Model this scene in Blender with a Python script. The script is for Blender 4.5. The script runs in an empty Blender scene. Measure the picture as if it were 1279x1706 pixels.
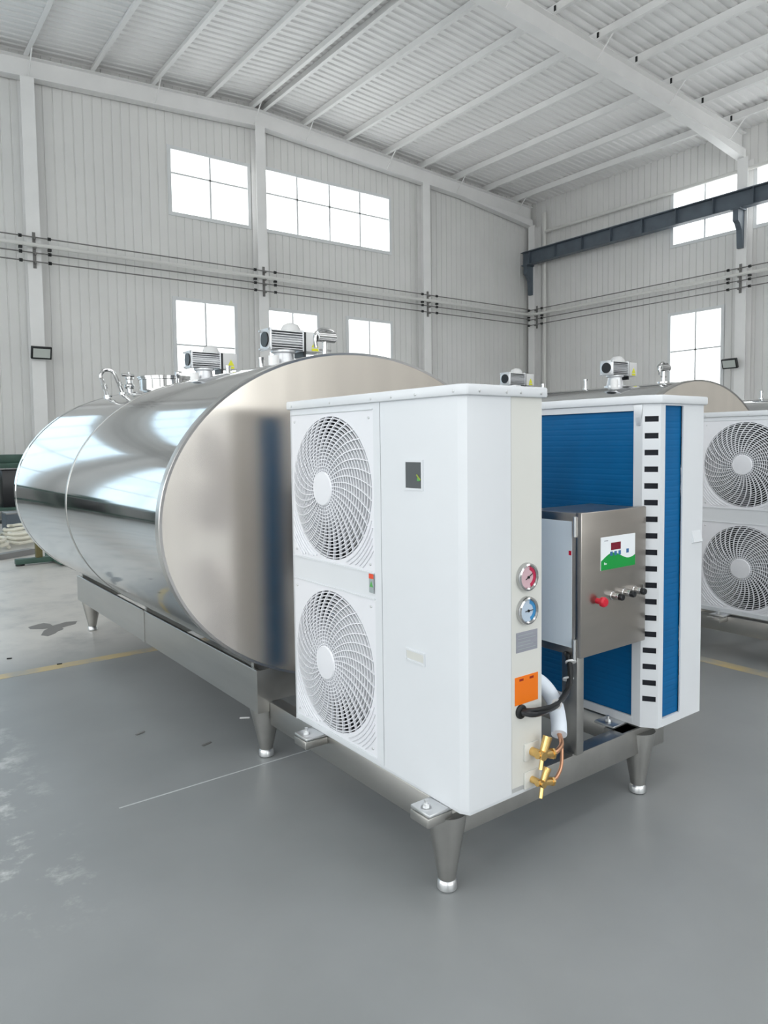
import bpy, bmesh, math, random
from mathutils import Vector, Matrix
random.seed(7)
scene = bpy.context.scene
COL = scene.collection
PI = math.pi

# ------------------------------------------------------------------ camera
YAW, PITCH, ROLL, FPX, PY = 0.9284, -0.0621, -0.0128, 1203.566, 812.27
CAM = Vector((-1.4026, -1.496, 1.38))
fwd = Vector((math.cos(YAW), math.sin(YAW), 0)); rgt = Vector((math.sin(YAW), -math.cos(YAW), 0)); up = Vector((0, 0, 1))
f2 = fwd*math.cos(PITCH) + up*math.sin(PITCH); u2 = up*math.cos(PITCH) - fwd*math.sin(PITCH)
r3 = rgt*math.cos(ROLL) + u2*math.sin(ROLL); u3 = u2*math.cos(ROLL) - rgt*math.sin(ROLL)
cam_data = bpy.data.cameras.new('camera'); cam = bpy.data.objects.new('camera', cam_data); COL.objects.link(cam)
m = Matrix((r3, u3, -f2)).transposed().to_4x4(); m.translation = CAM; cam.matrix_world = m
cam_data.sensor_fit = 'VERTICAL'; cam_data.sensor_height = 24.0
cam_data.lens = FPX*24.0/1706.0
cam_data.shift_y = -(853.0-PY)/1706.0
cam_data.clip_start = 0.05; cam_data.clip_end = 500
scene.camera = cam

# ------------------------------------------------------------------ view + world
scene.cycles.max_bounces = 8; scene.cycles.glossy_bounces = 3; scene.cycles.transparent_max_bounces = 6
vs = scene.view_settings
vs.view_transform = 'Standard'; vs.look = 'None'; vs.gamma = 1.0; vs.use_curve_mapping = False
vs.exposure = 0.28
world = bpy.data.worlds.new('overcast_sky'); scene.world = world; world.use_nodes = True
bg = world.node_tree.nodes['Background']; bg.inputs[0].default_value = (1.0, 0.978, 0.962, 1); bg.inputs[1].default_value = 2.2
SKY_L = 1.6

# hall dimensions
YB, XR, XL, YF = 15.5, 17.72, -9.0, -11.0      # back wall, right wall, left wall, front wall
RIDGE_X, RIDGE_Z, PITCHR = 7.38, 9.33, 0.058   # ridge line, rafter underside
def zr(x): return RIDGE_Z - PITCHR*abs(x-RIDGE_X)

# daylight entering through the window openings (one soft area light just outside every opening)
def daylight(name, c, n, w, h, mult=1.0):
    ld = bpy.data.lights.new(name, 'AREA'); ld.shape = 'RECTANGLE'; ld.size = w; ld.size_y = h
    ld.energy = PI*w*h*SKY_L*mult; ld.color = (1.0, 0.975, 0.955)
    o = bpy.data.objects.new(name, ld); COL.objects.link(o)
    n = Vector(n); o.location = Vector(c)
    o.rotation_euler = n.to_track_quat('-Z', 'Y').to_euler()
    return o

# window openings: (s0, s1, z0, z1, columns, rows as list of z splits)
BACK_WINDOWS = [(5.08, 7.17, 6.86, 8.42, 2, [7.83]), (7.50, 11.66, 6.86, 8.46, 4, [7.83]),
                (5.10, 6.72, 1.60, 4.90, 2, [3.80, 2.70]), (7.57, 9.15, 1.60, 4.90, 2, [3.80, 2.70]), (10.08, 11.66, 1.60, 4.90, 2, [3.80, 2.70]),
                (-8.4, -4.0, 0.9, 4.9, 4, [3.6, 2.3]), (-2.7, 1.2, 0.9, 4.9, 4, [3.6, 2.3]), (-8.4, -4.0, 6.2, 8.2, 4, [7.2]), (-2.7, 1.2, 6.2, 8.3, 4, [7.2])]
RIGHT_WINDOWS = [(8.34, 10.28, 6.80, 8.36, 2, []), (4.2, 7.95, 6.80, 8.36, 3, []),
                 (8.74, 10.33, 1.60, 4.93, 2, [3.86, 2.7]), (5.6, 7.4, 1.60, 4.93, 2, [3.86, 2.7]), (1.6, 3.2, 1.60, 4.93, 2, [3.86, 2.7])]
LEFT_WINDOWS = [(-9, -4.5, 5.9, 8.2, 4, [7.2]), (-3.5, 2.2, 5.9, 8.2, 4, [7.2]), (3.0, 8.0, 5.9, 8.2, 4, [7.2]),
                (-9, -5, 1.0, 4.8, 3, [3.6, 2.4]), (-3.5, 2.2, 1.0, 4.8, 4, [3.6, 2.4]), (3.0, 8.0, 1.0, 4.8, 4, [3.6, 2.4])]
FRONT_WINDOWS = [(-5, 0, 5.9, 8.2, 4, [7.2]), (1.0, 6.5, 5.9, 8.2, 4, [7.2]), (8.5, 14.5, 5.9, 8.2, 4, [7.2]),
                 (-5, 0, 1.2, 4.6, 3, [3.4, 2.3]), (1.2, 5.4, 1.2, 4.6, 3, [3.4, 2.3])]
for (a, b, z0, z1, c, r) in BACK_WINDOWS: daylight('daylight_window', ((a+b)/2, YB+0.25, (z0+z1)/2), (0, -1, 0), b-a, z1-z0, 1.0)
for (a, b, z0, z1, c, r) in RIGHT_WINDOWS: daylight('daylight_window', (XR+0.25, (a+b)/2, (z0+z1)/2), (-1, 0, 0), b-a, z1-z0, 1.0)
for (a, b, z0, z1, c, r) in LEFT_WINDOWS: daylight('daylight_window', (XL-0.25, (a+b)/2, (z0+z1)/2), (1, 0, 0), b-a, z1-z0, 1.0)
for (a, b, z0, z1, c, r) in FRONT_WINDOWS: daylight('daylight_window', ((a+b)/2, YF-0.25, (z0+z1)/2), (0, 1, 0), b-a, z1-z0, 1.0)

FILL_ROWS = (3, 4, 8, 9)        # translucent roof sheets added behind the viewer for fill light
for k in (3.5, 8.5):
    for sg, L_ in ((1, 9.0), (-1, 14.0)):
        daylight('added_roof_fill', (RIDGE_X+sg*(L_/2+0.5), YF-0.3+k+0.5, RIDGE_Z+1.2-PITCHR*L_/2), (0, 0, -1), L_, 2.0, 0.6)  # fill lamps added over the unseen roof sheets
# ------------------------------------------------------------------ materials
def S(c):   # sRGB 0-255 -> linear
    return tuple(((v/255)/12.92 if v/255 <= 0.04045 else ((v/255+0.055)/1.055)**2.4) for v in c) + (1,)
def mat(name, col, rough=0.5, metal=0.0, noise=None, bump=None, aniso=0.0, spec=0.5, coat=0.0, emit=None, alpha=None):
    """noise=(scale, amount[, stretch xyz]) varies colour; bump=(scale, strength)"""
    m = bpy.data.materials.new(name); m.use_nodes = True
    nt = m.node_tree; b = nt.nodes['Principled BSDF']
    b.inputs['Base Color'].default_value = col; b.inputs['Roughness'].default_value = rough; b.inputs['Metallic'].default_value = metal
    b.inputs['Specular IOR Level'].default_value = spec; b.inputs['Anisotropic'].default_value = aniso
    b.inputs['Coat Weight'].default_value = coat
    if emit: b.inputs['Emission Color'].default_value = emit[0]; b.inputs['Emission Strength'].default_value = emit[1]
    if noise or bump:
        tc = nt.nodes.new('ShaderNodeTexCoord'); mp = nt.nodes.new('ShaderNodeMapping'); nt.links.new(tc.outputs['Object'], mp.inputs[0])
        if noise and len(noise) > 2: mp.inputs['Scale'].default_value = noise[2]
    if noise:
        n = nt.nodes.new('ShaderNodeTexNoise'); n.inputs['Scale'].default_value = noise[0]; n.inputs['Detail'].default_value = 5
        nt.links.new(mp.outputs[0], n.inputs['Vector'])
        r = nt.nodes.new('ShaderNodeMapRange'); r.inputs[1].default_value = 0.3; r.inputs[2].default_value = 0.7
        r.inputs[3].default_value = 1-noise[1]; r.inputs[4].default_value = 1+noise[1]
        nt.links.new(n.outputs['Fac'], r.inputs[0])
        x = nt.nodes.new('ShaderNodeMix'); x.data_type = 'RGBA'; x.blend_type = 'MULTIPLY'; x.inputs[0].default_value = 1
        x.inputs[6].default_value = col; nt.links.new(r.outputs[0], x.inputs[7]); nt.links.new(x.outputs[2], b.inputs['Base Color'])
        rr = nt.nodes.new('ShaderNodeMapRange'); rr.inputs[3].default_value = max(0.02, rough*0.85); rr.inputs[4].default_value = min(1, rough*1.15)
        nt.links.new(n.outputs['Fac'], rr.inputs[0]); nt.links.new(rr.outputs[0], b.inputs['Roughness'])
    if bump:
        n2 = nt.nodes.new('ShaderNodeTexNoise'); n2.inputs['Scale'].default_value = bump[0]; n2.inputs['Detail'].default_value = 3
        nt.links.new(mp.outputs[0], n2.inputs['Vector'])
        bp = nt.nodes.new('ShaderNodeBump'); bp.inputs['Strength'].default_value = bump[1]; bp.inputs['Distance'].default_value = 0.01
        nt.links.new(n2.outputs['Fac'], bp.inputs['Height']); nt.links.new(bp.outputs[0], b.inputs['Normal'])
    return m
M = {}
M['wall'] = mat('white_wall_sheet', S((229, 228, 226)), 0.45, noise=(0.6, 0.04))
M['roof'] = mat('white_roof_sheet', S((248, 247, 246)), 0.5, noise=(0.5, 0.04))
M['steelwhite'] = mat('white_painted_steel', S((240, 239, 238)), 0.45, noise=(2, 0.03))
M['frame'] = mat('white_window_frame', S((225, 227, 228)), 0.4)
M['crane'] = mat('blue_grey_crane_paint', S((88, 98, 108)), 0.5, noise=(3, 0.15))
M['pipe'] = mat('pale_pipe_paint', S((225, 224, 220)), 0.35)
M['cable'] = mat('grey_wire', S((120, 118, 116)), 0.5)
M['black'] = mat('black_rubber', S((22, 24, 26)), 0.5)
M['blackgloss'] = mat('black_plastic', S((26, 28, 32)), 0.3)
M['dark'] = mat('painted_interior_shade', S((20, 24, 34)), 0.8)  # shade inside the units put into the colour
M['white'] = mat('white_powder_coat', S((220, 223, 227)), 0.38, noise=(4, 0.012))
M['cream'] = mat('off_white_powder_coat', S((217, 217, 212)), 0.4, noise=(4, 0.012))
M['guard'] = mat('white_guard_plastic', S((230, 231, 236)), 0.35)
M['shroud'] = mat('grey_shroud', S((62, 65, 72)), 0.6)
M['fan'] = mat('grey_fan_plastic', S((58, 62, 70)), 0.45)
M['coil'] = mat('blue_coil_fins', S((0, 96, 152)), 0.5, spec=0.25, metal=0.0, noise=(6, 0.08))
M['steel'] = mat('polished_stainless', (0.60, 0.605, 0.61, 1), 0.075, metal=1.0, noise=(3.0, 0.03, (1, 0.15, 1)), bump=(1.2, 0.006))
M['endsteel'] = mat('brushed_stainless_end', (0.82, 0.76, 0.69, 1), 0.22, metal=1.0, noise=(9.0, 0.04, (1, 1, 0.12)), aniso=0.4)
M['rim'] = mat('brushed_rim', (0.62, 0.60, 0.58, 1), 0.32, metal=1.0)
M['brushed'] = mat('brushed_stainless', (0.50, 0.49, 0.47, 1), 0.34, metal=1.0, noise=(14.0, 0.06, (1, 0.1, 1)))
M['box'] = mat('satin_stainless_box', (0.46, 0.425, 0.39, 1), 0.30, metal=1.0, noise=(16.0, 0.05, (0.2, 1, 1)))
M['chrome'] = mat('chrome', (0.55, 0.55, 0.55, 1), 0.10, metal=1.0)
M['zinc'] = mat('zinc_plate', (0.72, 0.73, 0.74, 1), 0.3, metal=0.9)
M['brass'] = mat('brass', (0.78, 0.52, 0.20, 1), 0.25, metal=1.0, noise=(30, 0.1))
M['copper'] = mat('copper', (0.78, 0.42, 0.26, 1), 0.28, metal=1.0)
M['foam'] = mat('white_foam_sleeve', S((228, 236, 246)), 0.7)
M['orange'] = mat('orange_notice', S((240, 120, 10)), 0.5)
M['darkred'] = mat('dark_red_print', S((150, 30, 10)), 0.5)
M['greyplate'] = mat('grey_nameplate', S((150, 152, 162)), 0.4, noise=(60, 0.1, (0.1, 1, 1)))
M['red'] = mat('red_plastic', S((205, 25, 50)), 0.25)
M['redband'] = mat('red_gauge_band', S((190, 40, 80)), 0.4)
M['blueband'] = mat('blue_gauge_band', S((60, 140, 195)), 0.4)
M['dialred'] = mat('pink_dial', S((214, 180, 188)), 0.3)
M['dialblue'] = mat('pale_blue_dial', S((190, 205, 222)), 0.3)
M['panelwhite'] = mat('white_panel_print', S((238, 242, 246)), 0.35)
M['green'] = mat('green_panel_print', S((0, 150, 62)), 0.35)
M['display'] = mat('red_display', S((120, 14, 40)), 0.2)
M['digit'] = mat('lit_red_digits', S((220, 30, 60)), 0.3, emit=((1, 0.05, 0.1, 1), 0.6))
M['button'] = mat('blue_buttons', S((50, 105, 160)), 0.4)
M['film'] = mat('pale_blue_protective_film', S((232, 243, 252)), 0.22, noise=(3, 0.05, (1, 2, 0.1)), coat=0.3)
M['yellow'] = mat('yellow_sticker', S((215, 215, 40)), 0.4)
M['stickergreen'] = mat('green_sticker', S((90, 170, 90)), 0.45)
M['stickergrey'] = mat('grey_sticker', S((160, 170, 172)), 0.45)
M['stickerred'] = mat('red_sticker', S((225, 80, 50)), 0.45)
M['motor'] = mat('silver_motor_casting', (0.70, 0.71, 0.73, 1), 0.35, metal=0.75)
M['motorgrey'] = mat('grey_motor_paint', S((205, 205, 205)), 0.4)
M['glow'] = mat('lamp_glass', S((200, 205, 200)), 0.15)
M['machine'] = mat('green_machine_paint', S((62, 90, 80)), 0.5, noise=(4, 0.2))
M['olive'] = mat('olive_paint', S((105, 98, 62)), 0.5)
M['hose'] = mat('cream_hose', S((225, 222, 208)), 0.5)
M['scrap'] = mat('grey_scrap_steel', S((140, 140, 140)), 0.45, metal=0.5)
M['whitescrap'] = mat('white_scrap', S((235, 235, 235)), 0.5)
M['stain'] = mat('dark_wet_stain', S((112, 110, 108)), 0.3)
M['chalk'] = mat('pale_floor_joint', S((186, 190, 192)), 0.6)
M['greenglass'] = mat('sight_glass', S((88, 92, 94)), 0.12, coat=0.5)
M['greenwire'] = mat('yellow_green_wire', S((150, 165, 60)), 0.4)

def glass_mat(nm='window_glass', tint=(0.95, 0.98, 0.99, 1)):
    m = bpy.data.materials.new(nm); m.use_nodes = True; nt = m.node_tree; nt.nodes.clear()
    o = nt.nodes.new('ShaderNodeOutputMaterial'); t = nt.nodes.new('ShaderNodeBsdfTransparent'); g = nt.nodes.new('ShaderNodeBsdfGlossy')
    g.inputs['Roughness'].default_value = 0.03; t.inputs[0].default_value = tint
    x = nt.nodes.new('ShaderNodeMixShader'); x.inputs[0].default_value = 0.06
    nt.links.new(t.outputs[0], x.inputs[1]); nt.links.new(g.outputs[0], x.inputs[2]); nt.links.new(x.outputs[0], o.inputs[0]); return m
def fill_sheet_mat():
    m = bpy.data.materials.new('added_translucent_sheet'); m.use_nodes = True; nt = m.node_tree; nt.nodes.clear()
    o = nt.nodes.new('ShaderNodeOutputMaterial'); t = nt.nodes.new('ShaderNodeBsdfTransparent'); g = nt.nodes.new('ShaderNodeBsdfTranslucent')
    g.inputs[0].default_value = (0.8, 0.82, 0.84, 1); t.inputs[0].default_value = (0.8, 0.82, 0.84, 1)
    x = nt.nodes.new('ShaderNodeMixShader'); x.inputs[0].default_value = 0.5
    nt.links.new(t.outputs[0], x.inputs[1]); nt.links.new(g.outputs[0], x.inputs[2]); nt.links.new(x.outputs[0], o.inputs[0]); return m
M['glass'] = glass_mat()
M['tinted'] = glass_mat('added_tint_glass', (0.55, 0.63, 0.68, 1))  # tint added to tone down the unseen windows' reflection in the tank
M['fill_sheet'] = fill_sheet_mat()  # for the roof sheets added to let fill light in

def floor_mat():
    m = bpy.data.materials.new('grey_concrete_floor'); m.use_nodes = True; nt = m.node_tree; b = nt.nodes['Principled BSDF']
    tc = nt.nodes.new('ShaderNodeTexCoord')
    def noise(s, d=6, r=0.6):
        n = nt.nodes.new('ShaderNodeTexNoise'); n.inputs['Scale'].default_value = s; n.inputs['Detail'].default_value = d; n.inputs['Roughness'].default_value = r
        nt.links.new(tc.outputs['Object'], n.inputs['Vector']); return n
    a = noise(0.7, 5, 0.55); c = noise(5.0, 6, 0.6)
    mx = nt.nodes.new('ShaderNodeMath'); mx.operation = 'MULTIPLY_ADD'; mx.inputs[1].default_value = 0.28
    nt.links.new(c.outputs['Fac'], mx.inputs[0]); nt.links.new(a.outputs['Fac'], mx.inputs[2])
    fr = nt.nodes.new('ShaderNodeMapRange'); fr.inputs[1].default_value = 0.0; fr.inputs[2].default_value = 1.0; fr.clamp = False; nt.links.new(a.outputs['Fac'], fr.inputs[0])
    r = nt.nodes.new('ShaderNodeMix'); r.data_type = 'RGBA'; r.inputs[6].default_value = S((106, 110, 111)); r.inputs[7].default_value = S((164, 167, 168))
    nt.links.new(fr.outputs[0], r.inputs[0])
    sx = nt.nodes.new('ShaderNodeSeparateXYZ'); nt.links.new(tc.outputs['Object'], sx.inputs[0])
    def ramp(src, a0, a1, b0=0.0, b1=1.0):
        q = nt.nodes.new('ShaderNodeMapRange'); q.interpolation_type = 'SMOOTHSTEP'; nt.links.new(src, q.inputs[0])
        q.inputs[1].default_value = a0; q.inputs[2].default_value = a1; q.inputs[3].default_value = b0; q.inputs[4].default_value = b1; return q.outputs[0]
    def mul(p, q):
        k = nt.nodes.new('ShaderNodeMath'); k.operation = 'MULTIPLY'; nt.links.new(p, k.inputs[0]); nt.links.new(q, k.inputs[1]); return k.outputs[0]
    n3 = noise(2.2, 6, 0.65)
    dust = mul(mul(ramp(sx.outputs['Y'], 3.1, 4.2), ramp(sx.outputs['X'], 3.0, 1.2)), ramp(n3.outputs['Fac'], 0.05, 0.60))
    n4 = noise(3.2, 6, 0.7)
    pale_patch = mul(mul(ramp(sx.outputs['X'], -0.72, -1.0), ramp(sx.outputs['Y'], 0.55, 0.95)), ramp(n4.outputs['Fac'], 0.50, 0.66))  # paler noise patches on the near left of the floor
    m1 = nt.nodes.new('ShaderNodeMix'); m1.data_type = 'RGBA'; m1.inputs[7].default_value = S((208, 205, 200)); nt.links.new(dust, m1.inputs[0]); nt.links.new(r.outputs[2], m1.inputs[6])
    m2 = nt.nodes.new('ShaderNodeMix'); m2.data_type = 'RGBA'; m2.inputs[7].default_value = S((205, 208, 207)); nt.links.new(pale_patch, m2.inputs[0]); nt.links.new(m1.outputs[2], m2.inputs[6])
    nt.links.new(m2.outputs[2], b.inputs['Base Color'])
    rr = nt.nodes.new('ShaderNodeMapRange'); rr.inputs[3].default_value = 0.30; rr.inputs[4].default_value = 0.40
    nt.links.new(mx.outputs[0], rr.inputs[0]); nt.links.new(rr.outputs[0], b.inputs['Roughness'])
    bp = nt.nodes.new('ShaderNodeBump'); bp.inputs['Strength'].default_value = 0.05; bp.inputs['Distance'].default_value = 0.01
    nt.links.new(c.outputs['Fac'], bp.inputs['Height']); nt.links.new(bp.outputs[0], b.inputs['Normal'])
    return m
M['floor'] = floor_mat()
def worn_mat(name, col, base, thr):
    m = bpy.data.materials.new(name); m.use_nodes = True; nt = m.node_tree; b = nt.nodes['Principled BSDF']; b.inputs['Roughness'].default_value = 0.45
    tc = nt.nodes.new('ShaderNodeTexCoord'); n = nt.nodes.new('ShaderNodeTexNoise'); n.inputs['Scale'].default_value = 5; n.inputs['Detail'].default_value = 8
    nt.links.new(tc.outputs['Object'], n.inputs['Vector'])
    r = nt.nodes.new('ShaderNodeValToRGB'); nt.links.new(n.outputs['Fac'], r.inputs[0])
    r.color_ramp.elements[0].position = thr-0.12; r.color_ramp.elements[0].color = col
    r.color_ramp.elements[1].position = thr+0.12; r.color_ramp.elements[1].color = base
    nt.links.new(r.outputs[0], b.inputs['Base Color']); return m
M['yellowline'] = worn_mat('worn_yellow_floor_paint', S((190, 172, 128)), S((156, 156, 150)), 0.55)

# ------------------------------------------------------------------ mesh builder
class MB:
    def __init__(s): s.v = []; s.f = []
    def add(s, vs, fs):
        o = len(s.v); s.v += [tuple(v) for v in vs]; s.f += [tuple(i+o for i in f) for f in fs]; return s
    def box(s, x0, x1, y0, y1, z0, z1):
        return s.add([(x0,y0,z0),(x1,y0,z0),(x1,y1,z0),(x0,y1,z0),(x0,y0,z1),(x1,y0,z1),(x1,y1,z1),(x0,y1,z1)],
                     [(0,3,2,1),(4,5,6,7),(0,1,5,4),(1,2,6,5),(2,3,7,6),(3,0,4,7)])
    def prism(s, poly, axis, a, b):
        """extrude a 2D polygon along axis 0/1/2 from a to b; poly coords are the other two axes in order"""
        n = len(poly)
        def p(q, t):
            if axis == 0: return (t, q[0], q[1])
            if axis == 1: return (q[0], t, q[1])
            return (q[0], q[1], t)
        vs = [p(q, a) for q in poly] + [p(q, b) for q in poly]
        fs = [tuple(range(n))[::-1], tuple(range(n, 2*n))] + [(i, (i+1) % n, n+(i+1) % n, n+i) for i in range(n)]
        return s.add(vs, fs)
    def cyl(s, p0, p1, r0, r1=None, n=16, cap=True):
        r1 = r0 if r1 is None else r1
        p0 = Vector(p0); p1 = Vector(p1); d = (p1-p0).normalized()
        a = d.orthogonal().normalized(); b = d.cross(a)
        vs = []
        for p, r in ((p0, r0), (p1, r1)):
            for i in range(n):
                t = 2*PI*i/n; vs.append(p + (a*math.cos(t)+b*math.sin(t))*r)
        fs = [(i, (i+1) % n, n+(i+1) % n, n+i) for i in range(n)]
        if cap: fs += [tuple(range(n))[::-1], tuple(range(n, 2*n))]
        return s.add(vs, fs)
    def lathe(s, c, axis, prof, n=24):
        """prof = [(r, h)...] around axis vector through c"""
        c = Vector(c); d = Vector(axis).normalized(); a = d.orthogonal().normalized(); b = d.cross(a)
        vs = []; fs = []
        for r, h in prof:
            for i in range(n):
                t = 2*PI*i/n; vs.append(c + d*h + (a*math.cos(t)+b*math.sin(t))*max(r, 1e-4))
        for k in range(len(prof)-1):
            for i in range(n):
                j = (i+1) % n; fs.append((k*n+i, k*n+j, (k+1)*n+j, (k+1)*n+i))
        fs.append(tuple(range(n))[::-1]); fs.append(tuple(range((len(prof)-1)*n, len(prof)*n)))
        return s.add(vs, fs)
    def tube(s, pts, r, n=10, smooth=6):
        """swept tube through pts (Catmull-Rom)"""
        P = [Vector(p) for p in pts]
        if smooth > 1 and len(P) > 2:
            Q = []
            for i in range(len(P)-1):
                p0 = P[max(i-1, 0)]; p1 = P[i]; p2 = P[i+1]; p3 = P[min(i+2, len(P)-1)]
                for k in range(smooth):
                    t = k/smooth
                    Q.append(0.5*((2*p1)+(p2-p0)*t+(2*p0-5*p1+4*p2-p3)*t*t+(3*p1-p0-3*p2+p3)*t**3))
            P = Q+[P[-1]]
        vs = []; fs = []; a = None
        for i, p in enumerate(P):
            d = (P[min(i+1, len(P)-1)]-P[max(i-1, 0)]).normalized()
            if a is None: a = d.orthogonal().normalized()
            else: a = (a - d*a.dot(d)).normalized()
            b = d.cross(a)
            for k in range(n):
                t = 2*PI*k/n; vs.append(p+(a*math.cos(t)+b*math.sin(t))*r)
        for i in range(len(P)-1):
            for k in range(n):
                j = (k+1) % n; fs.append((i*n+k, i*n+j, (i+1)*n+j, (i+1)*n+k))
        fs.append(tuple(range(n))[::-1]); fs.append(tuple(range((len(P)-1)*n, len(P)*n)))
        return s.add(vs, fs)
    def mesh(s, name, mt, smooth=True, bevel=0.0, segs=2, angle=35):
        me = bpy.data.meshes.new(name); me.from_pydata(s.v, [], s.f)
        bm = bmesh.new(); bm.from_mesh(me)
        if bevel > 0:
            bmesh.ops.remove_doubles(bm, verts=bm.verts, dist=1e-6)
            bmesh.ops.recalc_face_normals(bm, faces=bm.faces)
            es = [e for e in bm.edges if len(e.link_faces) == 2 and e.calc_face_angle(0) > math.radians(40)]
            bmesh.ops.bevel(bm, geom=es, offset=bevel, segments=segs, profile=0.5, affect='EDGES', clamp_overlap=True)
        bmesh.ops.recalc_face_normals(bm, faces=bm.faces)
        bm.to_mesh(me); bm.free()
        if smooth:
            me.polygons.foreach_set('use_smooth', [True]*len(me.polygons)); me.set_sharp_from_angle(angle=math.radians(angle))
        me.materials.append(M[mt]); return me
    def build(s, name, mt, parent=None, loc=None, **k):
        return link(name, s.mesh(name, mt, **k), parent, loc)
def link(name, me, parent=None, loc=None, rot=None):
    o = bpy.data.objects.new(name, me); COL.objects.link(o)
    if parent: o.parent = parent
    if loc: o.location = loc
    if rot: o.rotation_euler = rot
    return o
def tag(o, label=None, cat=None, group=None, kind=None):
    if label: o['label'] = label
    if cat: o['category'] = cat
    if group: o['group'] = group
    if kind: o['kind'] = kind
    return o
def empty(name, loc=(0, 0, 0)):
    o = bpy.data.objects.new(name, None); COL.objects.link(o); o.location = loc; o.empty_display_size = 0.1; return o
def copy_tree(o, parent=None):
    c = o.copy(); COL.objects.link(c); c.parent = parent
    for ch in list(o.children): copy_tree(ch, c)
    return c

# ================================================================== SETTING
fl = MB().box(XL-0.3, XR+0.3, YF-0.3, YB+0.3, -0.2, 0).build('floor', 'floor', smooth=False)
tag(fl, 'grey painted concrete floor of the factory hall', None, None, 'structure')
# painted lines and the joint in the concrete
MB().box(-3.5, 12, 3.27, 3.37, -0.01, 0.001).build('floor_line', 'yellowline', fl, smooth=False)
MB().box(2.80, 2.90, -6, 3.27, -0.01, 0.001).build('floor_line', 'yellowline', fl, smooth=False)
MB().box(-0.62, 2.5, 1.259, 1.266, -0.01, 0.001).build('floor_joint', 'chalk', fl, smooth=False)

RIB = 0.205
def wall(name, label, s0, s1, P, windows, topz, rib=True):
    """P(s, z, d) -> world, d = distance into the room; vertical ribbed sheets split at the openings"""
    root = empty(name, P(s0, 0, 0)); tag(root, label, None, None, 'structure')
    rl = root.location
    cuts = {s0, s1}
    k = math.ceil(s0/1.025)
    while k*1.025 < s1: cuts.add(k*1.025); k += 1
    for w in windows: cuts.add(w[0]); cuts.add(w[1])
    cuts = sorted(cuts); cuts = [c for i, c in enumerate(cuts) if i == 0 or c-cuts[i-1] > 1e-4]
    for a, b in zip(cuts[:-1], cuts[1:]):
        mid = (a+b)/2
        blk = sorted([(w[2], w[3]) for w in windows if w[0]-1e-4 <= mid <= w[1]+1e-4])
        lo = 0.0; iv = []
        for z0, z1 in blk: iv.append((lo, z0)); lo = z1
        iv.append((lo, None))
        # profile across: flat sheet with a narrow recessed groove every RIB
        prof = [(a, 0.0)]
        if rib:
            g = (math.ceil((a+0.02)/RIB-0.5)+0.5)*RIB
            while g < b-0.02:
                prof += [(g-0.016, 0), (g-0.008, -0.018), (g+0.008, -0.018), (g+0.016, 0)]; g += RIB
        prof.append((b, 0.0))
        for z0, z1 in iv:
            mb = MB(); vs = []
            for s, d in prof:
                vs.append(Vector(P(s, z0, d))-rl); vs.append(Vector(P(s, topz(s) if z1 is None else z1, d))-rl)
            mb.add(vs, [(2*i, 2*i+2, 2*i+3, 2*i+1) for i in range(len(prof)-1)])
            o = mb.build('wall_panel', 'wall', root, smooth=False)
    return root
wcount = [0]
def window(label, w, P, gl='glass'):
    s0, s1, z0, z1, nc, rows = w
    wcount[0] += 1
    root = empty('window_%d' % wcount[0], P((s0+s1)/2, z0, 0)); tag(root, label, None, None, 'structure')
    rl = root.location
    def bar(nm, a, b, c, d, t0, t1, mt='frame'):
        A = Vector(P(a, c, t0))-rl; B = Vector(P(b, d, t1))-rl
        return MB().box(min(A.x, B.x), max(A.x, B.x), min(A.y, B.y), max(A.y, B.y), min(A.z, B.z), max(A.z, B.z)).build(nm, mt, root, smooth=False)
    t = 0.055
    for a, b, c, d in ((s0-0.03, s0+t, z0-0.03, z1+0.03), (s1-t, s1+0.03, z0-0.03, z1+0.03), (s0+t, s1-t, z0-0.03, z0+t), (s0+t, s1-t, z1-t, z1+0.03)):
        bar('frame', a, b, c, d, -0.1, 0.03)
    xs = [s0+t+(s1-s0-2*t)*i/nc for i in range(nc+1)]
    for x in xs[1:-1]: bar('mullion', x-0.022, x+0.022, z0+t, z1-t, -0.07, 0.0)
    zs = [z0+t]+sorted(rows)+[z1-t]
    for z in zs[1:-1]: bar('glazing_bar', s0+t, s1-t, z-0.02, z+0.02, -0.065, 0.0)
    for x0, x1 in zip(xs[:-1], xs[1:]):
        for a, b in zip(zs[:-1], zs[1:]): bar('pane', x0, x1, a, b, -0.045, -0.039, gl)
    return root
PB = lambda s, z, d: (s, YB-d, z)
PR = lambda s, z, d: (XR-d, s, z)
PL = lambda s, z, d: (XL+d, s, z)
PF = lambda s, z, d: (s, YF+d, z)
TOP = lambda x: zr(x)+0.75
wall('wall_back', 'white ribbed sheet end wall behind the steel tank', XL, XR, PB, BACK_WINDOWS, TOP)
wall('wall_right', 'white ribbed sheet side wall carrying the crane beam', YF, YB, PR, RIGHT_WINDOWS, lambda s: TOP(XR))
wall('wall_left', 'white sheet side wall to the left, out of view', YF, YB, PL, LEFT_WINDOWS, lambda s: TOP(XL), rib=False)
wall('wall_front', 'white sheet end wall behind the viewer', XL, XR, PF, FRONT_WINDOWS, TOP, rib=False)
for lab, w in zip(['short bright high window left of the middle column on the back wall', 'long four-bay high window right of the middle column on the back wall',
                   'tall low back-wall window behind the rear agitator motor', 'tall low back-wall window behind the front agitator motor',
                   'tall low back-wall window farthest right, between two columns',
                   'wide low back-wall window left of the picture, outer one', 'wide low back-wall window just left of the picture', 'wide high back-wall window left of the picture, outer one', 'wide high back-wall window just left of the picture'], BACK_WINDOWS): window(lab, w, PB, 'tinted' if w[1] < 2 else 'glass')
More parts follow.
